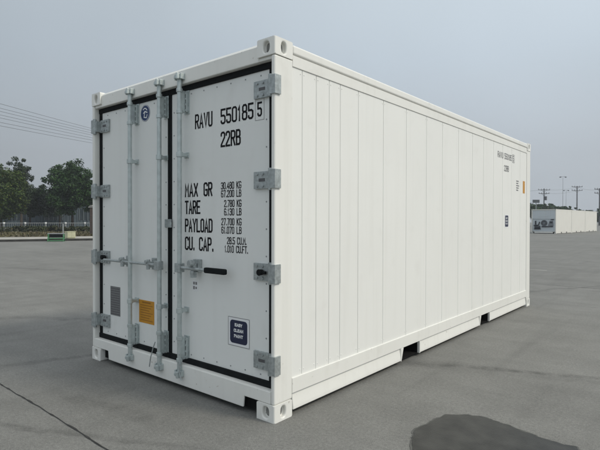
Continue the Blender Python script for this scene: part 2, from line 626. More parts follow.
def ring_face(mb, P, u0, u1, v0, v1, cu, cv, ru, rv, depth, power=2.0, n=8):
    """rectangle u0..u1 x v0..v1 with an oval hole; P(u, v, w) maps to 3D, w = depth into the block"""
    outer = []
    for k in range(n): outer.append((u0+(u1-u0)*k/n, v0))
    for k in range(n): outer.append((u1, v0+(v1-v0)*k/n))
    for k in range(n): outer.append((u1-(u1-u0)*k/n, v1))
    for k in range(n): outer.append((u0, v1-(v1-v0)*k/n))
    inner = []
    for (u, v) in outer:
        t = math.atan2((v-cv)/rv, (u-cu)/ru)
        c, s = math.cos(t), math.sin(t)
        inner.append((cu+ru*math.copysign(abs(c)**(2/power), c), cv+rv*math.copysign(abs(s)**(2/power), s)))
    m = len(outer)
    vs = [P(u, v, 0) for u, v in outer]+[P(u, v, 0) for u, v in inner]+[P(u, v, depth) for u, v in inner]
    fs = [(i, (i+1) % m, m+(i+1) % m, m+i) for i in range(m)]
    fs += [(m+i, m+(i+1) % m, 2*m+(i+1) % m, 2*m+i) for i in range(m)]
    mb.add(vs, fs, 0)
    mb.add([P(u, v, depth) for u, v in inner], [tuple(range(m))], 1)


def casting(sx, sy, top):
    """corner casting at container corner; sx: 0 right (x=0) / 1 left, sy: 0 front / 1 back"""
    e = .004
    x1 = e if sx == 0 else -CW+.162
    x0 = -.162 if sx == 0 else -CW-e
    y0 = -e if sy == 0 else CL-.178
    y1 = .178 if sy == 0 else CL+e
    z0, z1 = (CH-.118, CH) if top else (0, .118)
    mb = MB()
    zc = (z0+z1)/2
    xc, yc = (x0+x1)/2, (y0+y1)/2
    # end face with a hole
    yo = y0 if sy == 0 else y1
    sg = 1 if sy == 0 else -1
    ring_face(mb, lambda u, v, w: (u, yo+sg*w, v), x0, x1, z0, z1, xc, zc, .030, .040, .035, 2.4)
    xo = x1 if sx == 0 else x0
    sgx = -1 if sx == 0 else 1
    ring_face(mb, lambda u, v, w: (xo+sgx*w, u, v), y0, y1, z0, z1, yc, zc, .026, .040, .035, 2.4)
    yi = y1 if sy == 0 else y0
    xi = x0 if sx == 0 else x1
    mb.add([(x0, yi, z0), (x1, yi, z0), (x1, yi, z1), (x0, yi, z1)], [(0, 1, 2, 3)])
    mb.add([(xi, y0, z0), (xi, y1, z0), (xi, y1, z1), (xi, y0, z1)], [(0, 1, 2, 3)])
    mb.add([(x0, y0, z1), (x1, y0, z1), (x1, y1, z1), (x0, y1, z1)], [(0, 1, 2, 3)])
    mb.add([(x0, y0, z0), (x1, y0, z0), (x1, y1, z0), (x0, y1, z0)], [(0, 1, 2, 3)])
    o = mb.build('corner_casting', [P_FRAME, P_CAST], root)
    me = o.data
    bm = bmesh.new(); bm.from_mesh(me)
    bmesh.ops.remove_doubles(bm, verts=bm.verts, dist=.0002)
    # weld the plain faces to the subdivided rims so the outer edges can be rounded
    def on_corner_edge(ed):
        a, b = ed.verts[0].co, ed.verts[1].co
        return False
    bmesh.ops.recalc_face_normals(bm, faces=bm.faces)
    bm.to_mesh(me); bm.free()
    md = o.modifiers.new('bevel', 'BEVEL')
    md.width = .010; md.segments = 3; md.limit_method = 'ANGLE'; md.angle_limit = math.radians(50)
    return o


P_CAST = mat('casting_inside', (.22, .22, .21), .8, var=.3, vscale=30)
for sx in (0, 1):
    for sy in (0, 1):
        for top in (True, False):
            casting(sx, sy, top)

# posts
for (x0, x1) in ((-.036, 0), (-CW, -CW+.036)):
    mb = MB(); mb.box(x0, x1, 0, .186, .119, CH-.119)
    mb.build('corner_post', P_FRAME, root, bevel=.012, seg=3)
for (x0, x1) in ((-.10, 0), (-CW, -CW+.10)):
    mb = MB(); mb.box(x0, x1, CL-.186, CL, .119, CH-.119)
    mb.build('corner_post', P_FRAME, root, bevel=.012, seg=3)

# door header and sill
mb = MB()
mb.prism([(.012, 2.449), (.012, 2.555), (.030, 2.578), (.11, 2.578), (.11, 2.449)], 0, -2.276, -.163)
mb.box(-2.400, -2.2765, .0125, .10, 2.4492, 2.4722)
mb.box(-.1625, -.038, .0125, .10, 2.4492, 2.4722)
mb.build('door_header', P_FRAME, root, bevel=.005)
mb = MB()
mb.prism([(-2.400, .1205), (-2.145, .1205), (-2.136, .040), (-.302, .040), (-.293, .1205), (-.038, .1205), (-.038, .205), (-2.400, .205)], 1, .0015, .016)
mb.box(-2.399, -.039, .0161, .13, .150, .2045)
mb.build('door_sill', P_FRAME, root, bevel=.005)

# rails
for s in (1, -1):
    X = (lambda x: x) if s == 1 else (lambda x: -CW-x)
    def bx(mb, x0, x1, *a):
        mb.box(min(X(x0), X(x1)), max(X(x0), X(x1)), *a)
    mb = MB()
    bx(mb, -.075, .005, .183, CL-.183, 2.512, 2.580)
    mb.build('top_rail', P_FRAME, root, bevel=.016, seg=4)
    mb = MB()
    bx(mb, -.055, -.003, .187, CL-.187, 2.431, 2.5105)
    mb.build('top_flange', P_FRAME, root, bevel=.003)
    mb = MB()
    bx(mb, -.07, -.001, .187, CL-.187, .154, .262)
    PK = [(1.775, 2.150), (3.845, 4.195)]
    segs = [(.183, PK[0][0]), (PK[0][1], PK[1][0]), (PK[1][1], CL-.183)]
    prof = [(-.07, .1535), (-.016, .1535), (-.004, .060), (-.003, .036), (-.07, .036)]
    for (a, b) in segs:
        mb.prism([(X(p[0]), p[1]) for p in prof], 1, a+.015, b-.015)
    for (a, b) in PK:
        for (c, d) in ((a-.0135, a), (b, b+.0135)):
            bx(mb, -.030, -.001, c, d, .030, .1535)
    for (a, b) in PK:
        mb.prism([(a+.0005, .1535), (a+.040, .1535), (a+.0005, .034)], 0, min(X(-.0295), X(-.0015)), max(X(-.0295), X(-.0015)))
    mb.build('bottom_rail', P_FRAME, root, bevel=.004)

# underframe: floor and the fork pocket tunnels, coloured near-black as painted shade
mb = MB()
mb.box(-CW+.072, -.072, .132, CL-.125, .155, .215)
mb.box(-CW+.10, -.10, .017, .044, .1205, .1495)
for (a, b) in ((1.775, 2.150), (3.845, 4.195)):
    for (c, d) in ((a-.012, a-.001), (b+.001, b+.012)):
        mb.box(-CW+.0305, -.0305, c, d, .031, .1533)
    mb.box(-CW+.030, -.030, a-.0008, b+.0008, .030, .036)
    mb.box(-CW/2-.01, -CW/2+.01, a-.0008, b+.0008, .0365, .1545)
mb.box(-CW+.163, -.163, .045, .060, .03, .1495)  # black backing, painted as the shade inside the sill notches
mb.build('underframe', P_UNDERSHADE, root)

# side panel sheets with lapped seams
SEAMS = [.298, .461, .622, .768, 1.027, 1.433, 1.865, 2.299, 2.692, 3.136, 3.573, 3.955, 4.336, 4.710, 5.118, 5.540]


def side(xf, sgn):
    """each sheet laps over the next one: a 2.5 mm step, then a narrow slot"""
    prof = [(xf-sgn*.05, .187), (xf, .187)]
    for y in SEAMS:
        prof += [(xf, y-.004), (xf-sgn*.006, y-.002), (xf-sgn*.006, y+.002), (xf, y+.004)]
    prof += [(xf, CL-.187), (xf-sgn*.05, CL-.187)]
    mb = MB()
    mb.prism(prof, 2, .2625, 2.4305)
    # small rivet heads along both ends of every seam
    for y in SEAMS:
        for z in (2.40, .30):
            for dy in (-.02, .02):
                mb.tube((xf-sgn*.001, y+dy, z), (xf+sgn*.0025, y+dy, z), .006, .004, 8)
    return mb.build('side_panel', P_SIDE, root)


panel = side(-.010, 1)
side(-CW+.010, -1)
mb = MB(); mb.box(-CW+.1, -.1, CL-.06, CL-.02, .215, CH-.12)
mb.box(-CW+.163, -.163, CL-.12, CL-.002, CH-.119, CH-.01)
mb.box(-CW+.163, -.163, CL-.12, CL-.002, .04, .214)
mb.build('end_wall', P_FRAME, root, bevel=.004)
mb = MB(); mb.box(-CW+.076, -.076, .112, CL-.121, CH-.06, CH-.03)
mb.build('roof', P_FRAME, root)

# side markings
PS = lambda y, z, w: (-.010+.0008+w, y, z)
mb = MB()
text_fit(mb, 'RAVU 550185', 4.50, 5.12, 2.235, 2.320, .0125, PS)
mb.build('lettering', P_GREYINK, panel)
mb = MB()
text_fit(mb, '5', 5.17, 5.225, 2.235, 2.320, .014, PS)
ribbon(mb, [(5.15, 2.222), (5.245, 2.222), (5.245, 2.333), (5.15, 2.333), (5.15, 2.222)], .006, PS, .0015)
mb.build('lettering', P_GREYINK, panel)
mb = MB()
text_fit(mb, '22RB', 4.775, 4.985, 2.065, 2.150, .0125, PS)
mb.build('lettering', P_GREYINK, panel)


def plate_side(name, y0, y1, z0, z1, m):
    mb = MB(); mb.box(-.0098, -.0082, y0, y1, z0, z1)
    return mb.build(name, m, panel)


plate_side('warning_plate', 5.685, 5.785, 1.79, 1.98, [P_ORANGE])
mb = MB()
for k in range(5):
    mb.box(-.0098, -.0088, 5.345, 5.345+.10+.04*((k*7) % 3)/2, 1.815+k*.034, 1.832+k*.034)
mb.build('small_print', P_GREYINK, panel)


def rrect(u0, u1, v0, v1, r, n=5):
    out = []
    for (cx, cz, a0) in ((u1-r, v0+r, -90), (u1-r, v1-r, 0), (u0+r, v1-r, 90), (u0+r, v0+r, 180)):
        for k in range(n+1):
            a = math.radians(a0+90*k/n)
            out.append((cx+r*math.cos(a), cz+r*math.sin(a)))
    return out


mb = MB()
mb.box(-.0098, -.0086, 4.812, 4.988, 1.265, 1.450, 0)
mb.prism(rrect(4.828, 4.972, 1.277, 1.438, .022), 0, -.0086, -.0080, 1)
for i, wd in enumerate(('EASY', 'CLEAN', 'PAINT')):
    text_fit(mb, wd, 4.90-.010*len(wd), 4.90+.010*len(wd), 1.388-.040*i, 1.412-.040*i, .005, lambda u, v, w: (-.0078+w*.3, u, v), mi=0)
mb.build('paint_notice', [P_WHITE, P_NAVY], panel)

# ------------------------------------------------------------------ doors
PD = lambda x, z, w: (x, D-.0008-w, z)


def door(x0, x1, bars, hinge_side):
    z0, z1 = .252, 2.403
    mb = MB()
    mb.box(x0, x1, D, D+.075, z0, z1)
    # rivets round the skin
    for z in np.arange(z0+.10, z1, .19):
        for x in (x0+.028, x1-.028):
            mb.tube((x, D+.002, z), (x, D-.003, z), .0065, .005, 8, 1)
    for x in np.arange(x0+.10, x1-.05, .155):
        for z in (z0+.03, z1-.03):
            mb.tube((x, D+.002, z), (x, D-.003, z), .0065, .005, 8, 1)
    dr = mb.build('door', [P_DOOR, P_RIVET], root)
    # gasket: rubber lips all round
    gx0, gx1 = (-2.4015, -1.2475) if hinge_side < 0 else (-1.2465, -.0365)
    mb = MB()
    mb.box(gx0, gx1, D-.012, D+.06, z1+.001, 2.4487)
    mb.box(gx0, gx1, D-.012, D+.06, .2055, z0-.001)
    mb.box(gx0, x0-.001, D-.006, D+.06, z0-.0005, z1+.0005)
    mb.box(x1+.001, gx1, D-.006, D+.06, z0-.0005, z1+.0005)
    mb.build('gasket', P_DARK, dr, bevel=.004)
    # lock bars
    for x in bars:
        yb = -.010
        mb = MB()
        mb.tube((x, yb, .105), (x, yb, 2.525), .0185, n=16)
        # cam hooks at both ends
        for z, sg in ((2.500, 1), (.135, -1)):
            mb.box(x-.026, x+.030, yb-.030, yb+.012, z-.018, z+.018)
            mb.tube((x+.018, yb-.034, z-.024), (x+.018, yb-.034, z+.024), .013, n=10)
        mb.build('lock_bar', P_BAR, dr, bevel=.003)
        # keepers welded on header and sill
        for z, yf in ((2.500, .0118), (.140, .0012)):
            mb = MB()
            mb.box(x-.042, x-.028, -.030, yf, z-.022, z+.024)
            mb.box(x+.030, x+.044, -.030, yf, z-.022, z+.024)
            mb.box(x-.0415, x+.0435, yf-.006, yf, z-.026, z+.028)
            mb.box(x-.0275, x+.0295, -.046, -.040, z-.016, z+.006)
            mb.build('keeper', P_BAR, dr, bevel=.003)
        # guides
        for z in (1.885, .640):
            mb = MB()
            mb.box(x-.028, x+.030, D-.008, D-.0005, z-.022, z+.022)
            mb.tube((x, yb, z-.020), (x, yb, z+.020), .0265, n=16)
            mb.box(x-.020, x+.022, yb+.010, D-.008, z-.014, z+.014)
            for dx in (-.021, .023):
                mb.tube((x+dx, D-.007, z), (x+dx, D-.014, z), .006, n=6)
            mb.build('bar_guide', P_BAR, dr, bevel=.002)
        # slotted bearing plates near both ends of the bar
        for (za, zb) in ((2.215, 2.405), (.235, .430)):
            mb = MB()
            mb.box(x-.028, x+.038, D-.007, D-.0005, za, zb)
            mb.box(x-.018, x+.016, yb+.004, D-.010, za+.010, zb-.010)
            mb.box(x+.024, x+.028, yb+.044, D-.0075, za+.012, zb-.012)
            for k in range(4):
                zc = za+.028+k*(zb-za-.056)/3
                mb.box(x+.0165, x+.0235, yb+.040, D-.0075, zc-.008, zc+.008)
                mb.tube((x+.0330, D-.006, zc), (x+.0330, D-.011, zc), .0045, n=6)
            mb.tube((x, yb, za-.004), (x, yb, za+.024), .0255, n=16)
            mb.tube((x, yb, zb-.024), (x, yb, zb+.004), .0255, n=16)
            mb.build('bearing_plate', P_BAR, dr, bevel=.002)
    # hinges
    for i, zc in enumerate((2.272, 1.642, 1.003, .385)):
        mb = MB()
        h = .060
        if hinge_side > 0:
            xa, xb = -.240, -.0415
            mb.box(xa, xb, D-.020, D-.0005, zc-h, zc+h)
            mb.box(-.0405, .012, -.010, .050, zc-h-.004, zc+h+.004)
            mb.tube((-.048, .012, zc-h-.014), (-.048, .012, zc+h+.014), .017, n=14)
        else:
            xa, xb = -2.362, -2.208
            mb.box(xa, xb, D-.020, D-.0005, zc-h, zc+h)
            mb.box(-2.440, -2.4025, -.010, .040, zc-h-.004, zc+h+.004)
            mb.box(-2.398, -2.3625, .004, D-.010, zc-h*.85, zc+h*.85)
            mb.tube((-2.398, .006, zc-h-.014), (-2.398, .006, zc+h+.014), .016, n=14)
        for dx in (.035, .09, .145) if hinge_side > 0 else (.03, .075, .12):
            for dz in (-.042, .042):
                mb.tube((xa+dx, D-.019, zc+dz), (xa+dx, D-.028, zc+dz), .010, n=6, mi=0)
        mb.box(xa+.05, xa+.11, D-.0215, D-.0195, zc-.010, zc+.012, 1)
        if i == 2:
            # door hold-back knob
            xk = xa+.085
            mb.tube((xk, D-.020, zc), (xk, D-.056, zc), .019, .023, n=14, mi=2)
            mb.box(xk, xk+.055, D-.050, D-.034, zc-.010, zc+.010, 2)
        mb.build('hinge', [P_ZINC, P_PLATED, P_DARK], dr, bevel=.003)
    return dr


left = door(-2.350, -1.276, (-1.744, -1.298), -1)
right = door(-1.218, -.106, (-1.022,), 1)
# white astragal strip over the meeting edges, with its clip
mb = MB(); mb.box(-1.290, -1.206, D-.026, D-.0125, 1.300, 1.370)
mb.build('clip', P_ZINC, left, bevel=.003)

# door handles
mb = MB()
hz = .986
mb.tube((-2.19, -.014, hz), (-1.309, -.014, hz), .0115, n=12)
mb.box(-1.342, -1.278, -.036, .016, hz-.038, hz+.034)
mb.build('handle', P_ZINC, left, bevel=.003)
for x in (-1.864, -1.455):
    mb = MB()
    mb.box(x-.022, x+.026, .034, D-.0005, hz-.050, hz+.050)
    mb.box(x-.012, x+.016, -.010, .030, hz-.030, hz+.020)
    mb.tube((x, -.014, hz-.045), (x, -.014, hz+.040), .017, n=12)
    mb.tube((x, -.044, hz+.022), (x, .0, hz+.022), .016, n=12)
    mb.build('handle_catch', P_ZINC, left, bevel=.003)
mb = MB()
mb.box(-1.056, -.990, -.036, .016, hz-.038, hz+.034)
mb.tube((-1.0, -.014, hz), (-.70, -.010, hz-.002), .0125, n=12)
mb.build('handle', P_ZINC, right, bevel=.003)
mb = MB()
mb.box(-.895, -.828, .024, D-.0005, hz-.030, hz+.070)
mb.box(-.878, -.842, -.012, .020, hz-.028, hz+.040)
mb.tube((-.860, -.044, hz+.042), (-.860, -.006, hz+.042), .027, n=14)
mb.box(-.878, -.842, -.020, .020, hz-.070, hz-.018)
mb.build('handle_catch', P_ZINC, right, bevel=.003)
mb = MB(); mb.prism(rrect(-.705, -.470, hz-.022, hz+.020, .012), 1, -.026, .002)
mb.build('grip', P_DARK, right, bevel=.005)
# bolt seal wires hanging at the lower bars
mb = MB()
mb.path([(-1.322, -.034, .345), (-1.345, -.040, .29), (-1.372, -.044, .21), (-1.398, -.040, .125)], .0045)
mb.build('seal_wire', P_ZINC, left)
mb = MB()
mb.path([(-.995, -.034, .30), (-.975, -.040, .22), (-.980, -.044, .155), (-.955, -.040, .100)], .0045)
mb.build('seal_wire', P_ZINC, right)

# lettering on the right door, one mesh per line
def line(*args):
    for a in args:
        m = MB()
        text_fit(m, *a[:6], PD, **(a[6] if len(a) > 6 else {}))
        o = m.build('lettering', P_INK, right)
    return m


g5 = dict(gap=.52)
m = line(('RAVU', -.918, -.705, 2.083, 2.200, .0150, g5), ('550185', -.612, -.262, 2.083, 2.200, .0150, g5), ('5', -.224, -.178, 2.090, 2.193, .014))
m = MB()
ribbon(m, [(-.243, 2.066), (-.157, 2.066), (-.157, 2.216), (-.243, 2.216), (-.243, 2.066)], 0.0028, PD, .0015)
m.build('check_digit_box', P_GREYINK, right)
line(('22RB', -.612, -.392, 1.911, 2.028, .0150, g5))
line(('MAX', -1.047, -.880, 1.548, 1.657, .0148, g5), ('GR', -.812, -.706, 1.548, 1.657, .0148, g5))
line(('TARE', -1.047, -.850, 1.411, 1.520, .0148, g5))
line(('PAYLOAD', -1.047, -.704, 1.266, 1.375, .0148, g5))
line(('CU.', -1.047, -.920, 1.121, 1.230, .0148, g5), ('CAP.', -.868, -.690, 1.121, 1.230, .0148, g5))
hs_ = .054
for w, a, b, zt in (('30.480 KG', -.608, -.386, 1.648), ('67.200 LB', -.606, -.386, 1.588),
                    ('2.780 KG', -.572, -.384, 1.514), ('6.130 LB', -.572, -.384, 1.452),
                    ('27.700 KG', -.604, -.383, 1.378), ('61.070 LB', -.602, -.383, 1.316),
                    ('28.5 CU.M.', -.540, -.330, 1.238), ('1.010 CU.FT.', -.566, -.314, 1.176)):
    line((w, a, b, zt-hs_, zt, .0070, dict(gap=.5)))

# plates and stickers
mb = MB()
mb.box(-.522, -.300, D-.0020, D-.0002, .440, .648, 0)
mb.prism(rrect(-.502, -.320, .459, .629, .026), 1, D-.0030, D-.0020, 1)
mb.build('paint_notice', [P_WHITE, P_NAVY], right)
mb = MB()
PN = lambda u, v, w: (u, D-.0036-w*.3, v)
for i, (wd, hw) in enumerate((('EASY', .040), ('CLEAN', .050), ('PAINT', .048))):
    text_fit(mb, wd, -.411-hw, -.411+hw, .583-.041*i, .607-.041*i, .0062, PN)
mb.build('notice_lettering', P_WHITE, right)
mb = MB()
ribbon(mb, [(-.522, .440), (-.300, .440), (-.300, .648), (-.522, .648), (-.522, .440)], .004, PD, .0018)
mb.build('notice_border', P_GREYINK, right)
# small stuck-on tally below the handle
mb = MB()
mb.box(-.948, -.880, D-.0018, D-.0002, .800, .882, 0)
for (a, b, c, d) in ((-.938, -.918, .850, .872), (-.910, -.890, .850, .872), (-.938, -.918, .812, .838), (-.910, -.892, .816, .834)):
    mb.box(a, b, D-.0026, D-.0018, c, d, 1)
mb.build('small_sticker', [P_WHITE, P_GREYINK], right)
# orange plate
mb = MB()
mb.box(-1.712, -1.478, D-.0022, D-.0002, .448, .650, 0)
for k in range(7):
    w_ = .19-.05*((k*5) % 3)/2
    mb.box(-1.69, -1.69+w_, D-.0028, D-.0022, .470+k*.022, .477+k*.022, 1)
mb.box(-1.66, -1.53, D-.0028, D-.0022, .624, .638, 1)
mb.build('warning_plate', [P_ORANGE, P_ORANGED], left)
# data plate
mb = MB()
mb.box(-2.205, -2.030, D-.0022, D-.0002, .452, .728, 0)
for k in range(12):
    mb.box(-2.195, -2.040, D-.0030, D-.0022, .462+k*.022, .470+k*.022, 1)
mb.build('data_plate', [P_PLATE, P_PLATED], left, bevel=.0008)
# round blue badge
mb = MB()
cx, cz = -1.612, 2.306
mb.prism([(cx+0.073*math.cos(2*math.pi*k/32), cz+0.073*math.sin(2*math.pi*k/32)) for k in range(32)], 1, D-.0022, D-.0002, 1)
PB = lambda u, v, w: (u, D-.0024-w*.3, v)
ribbon(mb, [(cx+.068*math.cos(2*math.pi*k/32), cz+.068*math.sin(2*math.pi*k/32)) for k in range(33)], .004, PB, .0003, 0)
ribbon(mb, [(cx-.030, cz+.034), (cx-.012, cz+.044), (cx+.012, cz+.040), (cx+.026, cz+.026)], .010, PB, .0005, 0)
ribbon(mb, [(cx-.026, cz+.002), (cx-.004, cz+.016), (cx+.030, cz+.004)], .010, PB, .0008, 0)
ribbon(mb, [(cx-.004, cz+.012), (cx-.018, cz-.034), (cx+.020, cz-.042), (cx+.030, cz-.018)], .009, PB, .0012, 0)
mb.build('badge', [P_WHITE, P_BLUE], left)

# ------------------------------------------------------------------ far row of containers
F_SIDE = paint_mat('far_container_paint', (.74, .73, .68), .5, .08)
F_END = paint_mat('far_machinery_paint', (.56, .61, .64), .5, .08)
F_DARK = mat('dark_machinery', (.03, .035, .045), .6, var=.3, vscale=6)
F_PIPE = mat('machinery_grey', (.20, .22, .24), .5, .4)


def reefer():
    r = empty('reefer_container', (0, 0, 0))
    mb = MB()
    mb.box(-CW+.01, -.01, .12, CL-.02, .17, CH-.05)
    mb.build('body', F_SIDE, r)
    for sx in (0, 1):
        for sy in (0, 1):
            x0 = -.10 if sx == 0 else -CW
            y0 = 0 if sy == 0 else CL-.16
            mb = MB(); mb.box(x0, x0+.10, y0, y0+.16, .12, CH-.12)
            mb.build('corner_post', F_SIDE, r, bevel=.01)
            for z in (0, CH-.118):
                mb = MB()
                xa = -.162 if sx == 0 else -CW-.004
                mb.box(xa, xa+.166, y0-.004 if sy == 0 else y0-.018, y0+.178 if sy == 0 else y0+.164, z, z+.118)
                mb.tube((xa+.083, y0-.005 if sy == 0 else y0+.165, z+.06), (xa+.083, y0-.006 if sy == 0 else y0+.166, z+.06), .035, n=12, mi=1)
                mb.build('corner_casting', [F_SIDE, F_DARK], r)
    mb = MB()
    for x0 in (-.06, -CW):
        mb.box(x0, x0+.06, .18, CL-.18, CH-.11, CH-.01)
        for (a, b) in ((.18, 1.86), (2.22, 3.84), (4.20, CL-.18)):
            mb.box(x0, x0+.06, a, b, .035, .165)
    mb.box(-CW+.163, -.163, 0, .12, CH-.11, CH-.012)
    mb.box(-CW+.31, -.31, 0, .12, .05, .22)
    mb.build('rails', F_SIDE, r)
    # machinery end: framed recess with condenser fan, compressor and control box
    mb = MB(); mb.box(-2.335, -.105, .03, .115, 1.55, CH-.125)
    mb.box(-2.335, -.105, .085, .118, .225, 1.548)
    mb.build('machinery_panel', F_END, r, bevel=.006)
    mb = MB(); mb.box(-1.65, -.80, .018, .029, 1.78, 1.92); mb.build('access_panel', F_END, r)
    mb = MB()
    for rr in (.30, .245, .19, .13):
        ring = [(-1.17+rr*math.cos(2*math.pi*k/28), .03, 1.12+rr*math.sin(2*math.pi*k/28)) for k in range(29)]
        mb.path(ring, .016, 5)
    mb.tube((-1.17, .05, 1.12), (-1.17, .084, 1.12), .31, n=32, mi=1)
    mb.tube((-1.17, .02, 1.12), (-1.17, .05, 1.12), .10, n=20, mi=0)
    mb.build('condenser_fan', [F_PIPE, F_DARK], r)
    mb = MB()
    mb.tube((-2.10, .03, .66), (-1.55, .03, .66), .16, n=18)
    mb.tube((-2.02, .04, .95), (-2.02, .04, 1.35), .07, n=12)
    mb.box(-2.18, -1.50, -.0, .08, .44, .52)
    mb.build('compressor', F_DARK, r, bevel=.01)
    mb = MB()
    mb.path([(-2.2, .04, .86), (-1.72, .03, .90), (-1.62, .03, 1.25)], .05, 8)
    mb.path([(-1.40, .04, .74), (-.95, .03, .74), (-.30, .04, .76)], .06, 8)
    mb.build('pipework', F_DARK, r)
    mb = MB()
    mb.prism([(-.78, .86), (-.26, .86), (-.30, 1.36), (-.62, 1.36)], 1, .0, .08)
    mb.build('control_box', F_PIPE, r, bevel=.01)
    mb = MB()
    mb.box(-.60, -.34, -.012, -.001, 1.10, 1.27)
    mb.build('display', F_DARK, r)
    mb = MB(); mb.box(-.52, -.24, .01, .08, 1.44, 1.54); mb.build('vent', F_DARK, r)
    return r


far = reefer()
far_labels = ['white reefer with exposed fan and machinery end, nearest in the far right row',
              'white reefer in the middle of the distant row, joined between two others',
              'white reefer at the far end of the distant row, farthest from the camera']
hd = math.radians(-2.8+0.0)
for i in range(3):
    o = far if i == 0 else copy_tree(far)
    s = i*6.13
    a = math.radians(87.2)
    o.location = (-10.13+math.cos(a)*s, 54.19+math.sin(a)*s, 0)
    o.rotation_euler = (0, 0, a-math.pi/2)
    tag(o, far_labels[i], 'shipping container', 'row of white containers across the yard')

# ------------------------------------------------------------------ kerb, pavement and planted verge on the left
KA, KU = Vector((-31, 9)), Vector((.385, .923))
KN = Vector((-.923, .385))


def kp(s, n, z):
    p = KA+KU*s+KN*n
    return (p.x, p.y, z)


def slab(name, s0, s1, n0, n1, z0, z1, m, kind='structure'):
    mb = MB()
    mb.add([kp(s0, n0, z0), kp(s1, n0, z0), kp(s1, n1, z0), kp(s0, n1, z0), kp(s0, n0, z1), kp(s1, n0, z1), kp(s1, n1, z1), kp(s0, n1, z1)],
           [(0, 3, 2, 1), (4, 5, 6, 7), (0, 1, 5, 4), (1, 2, 6, 5), (2, 3, 7, 6), (3, 0, 4, 7)])
    return tag(mb.build(name, m), kind=kind)


M_KERB = mat('kerb_painted_shade', (.035, .035, .033), .85, var=.3, vscale=3)  # near-black: the shade on the kerb face is put into the colour
M_PAVE = mat('pale_pavement', (.34, .33, .30), .85, var=.15, vscale=1.2, dirt=(.16, .14, .11), dscale=.8)
M_SOIL = mat('bare_soil', (.105, .085, .060), .95, var=.35, vscale=1.1, bump=.6, bscale=4, dirt=(.045, .055, .02), dscale=.45, dlo=.48, dhi=.62)
slab('kerb', -30, 44, 0, .22, -.05, .135, M_KERB)
slab('pavement', -30, 44, .22, 4.6, -.05, .139, M_PAVE)
slab('verge', -34, 44, 4.6, 60, -.05, .16, M_SOIL)

# dry grass tufts and litter over the verge
M_TUFT = leaf_mat('dry_grass', (.05, .055, .020), (.16, .135, .075), (.24, .22, .17))
mb = MB()
r = random.Random(11)
for i in range(4200):
    s, n_ = r.uniform(-12, 14), 4.7+r.random()**1.3*12
    if noise.noise(Vector((s*.35, n_*.5, 3))) < -.12: continue
    for k in range(3):
        a = r.uniform(0, 6.28); h = r.uniform(.05, .20); w = r.uniform(.03, .08)
        x, y, z = kp(s+r.uniform(-.15, .15), n_+r.uniform(-.15, .15), .155)
        dx, dy = math.cos(a)*w, math.sin(a)*w
        lx, ly = r.uniform(-.1, .1), r.uniform(-.1, .1)
        mb.add([(x-dx, y-dy, z), (x+dx, y+dy, z), (x+dx*.3+lx, y+dy*.3+ly, z+h)], [(0, 1, 2)])
tag(mb.build('grass', M_TUFT), 'dry grass and leaf litter growing on the verge behind the kerb', 'grass', kind='stuff')

# ------------------------------------------------------------------ trees
M_BARK = mat('dark_bark', (.060, .050, .040), .95, var=.35, vscale=6, stretch=(1, 1, .3), bump=.5, bscale=20)
L_A = leaf_mat('olive_leaves', (.015, .036, .007), (.056, .090, .014), (.11, .10, .02))
L_B = leaf_mat('deep_green_leaves', (.014, .040, .009), (.040, .092, .022))
L_C = leaf_mat('dusky_leaves', (.012, .026, .010), (.034, .054, .020))
L_D = leaf_mat('fresh_green_leaves', (.014, .034, .014), (.044, .082, .032))
L_H = leaf_mat('hedge_leaves', (.014, .022, .010), (.050, .058, .022), (.10, .08, .04))


def leaves_mesh(name, centres, radii, per, size, m, parent, seed, flat=.75):
    rg = np.random.default_rng(seed)
    V, F = [], []
    allc = np.repeat(np.array(centres), per, axis=0)
    allr = np.repeat(np.array(radii), per)
    n = len(allc)
    d = rg.normal(size=(n, 3)); d /= np.linalg.norm(d, axis=1)[:, None]
    rr = rg.random(n)**.45
    p = allc+d*(allr*rr)[:, None]*np.array([1, 1, flat])
    # leaf frame: normals lean outwards and up
    nrm = d*.7+rg.normal(size=(n, 3))*.6+np.array([0, 0, .35])
    nrm /= np.linalg.norm(nrm, axis=1)[:, None]
    t = np.cross(nrm, rg.normal(size=(n, 3))); t /= np.linalg.norm(t, axis=1)[:, None]
    b = np.cross(nrm, t)
    L_ = (size*(.6+.8*rg.random(n)))[:, None]
    w = L_*.34
    a0 = p-t*L_*.5; a1 = p+b*w-nrm*L_*.06; a2 = p+t*L_*.5; a3 = p-b*w-nrm*L_*.06
    base = np.array(parent.location) if parent is not None else np.zeros(3)
    V = np.stack([a0, a1, a2, a3], 1).reshape(-1, 3)-base
    me = bpy.data.meshes.new(name)
    me.vertices.add(len(V)); me.vertices.foreach_set('co', V.ravel())
    me.loops.add(4*n); me.loops.foreach_set('vertex_index', np.arange(4*n))
    me.polygons.add(n)
    me.polygons.foreach_set('loop_start', np.arange(0, 4*n, 4))
    me.polygons.foreach_set('loop_total', np.full(n, 4))
    me.update(); me.validate()
    me.materials.append(m)
    o = bpy.data.objects.new(name, me)
    COL.objects.link(o)
    if parent is not None: o.parent = parent
    return o


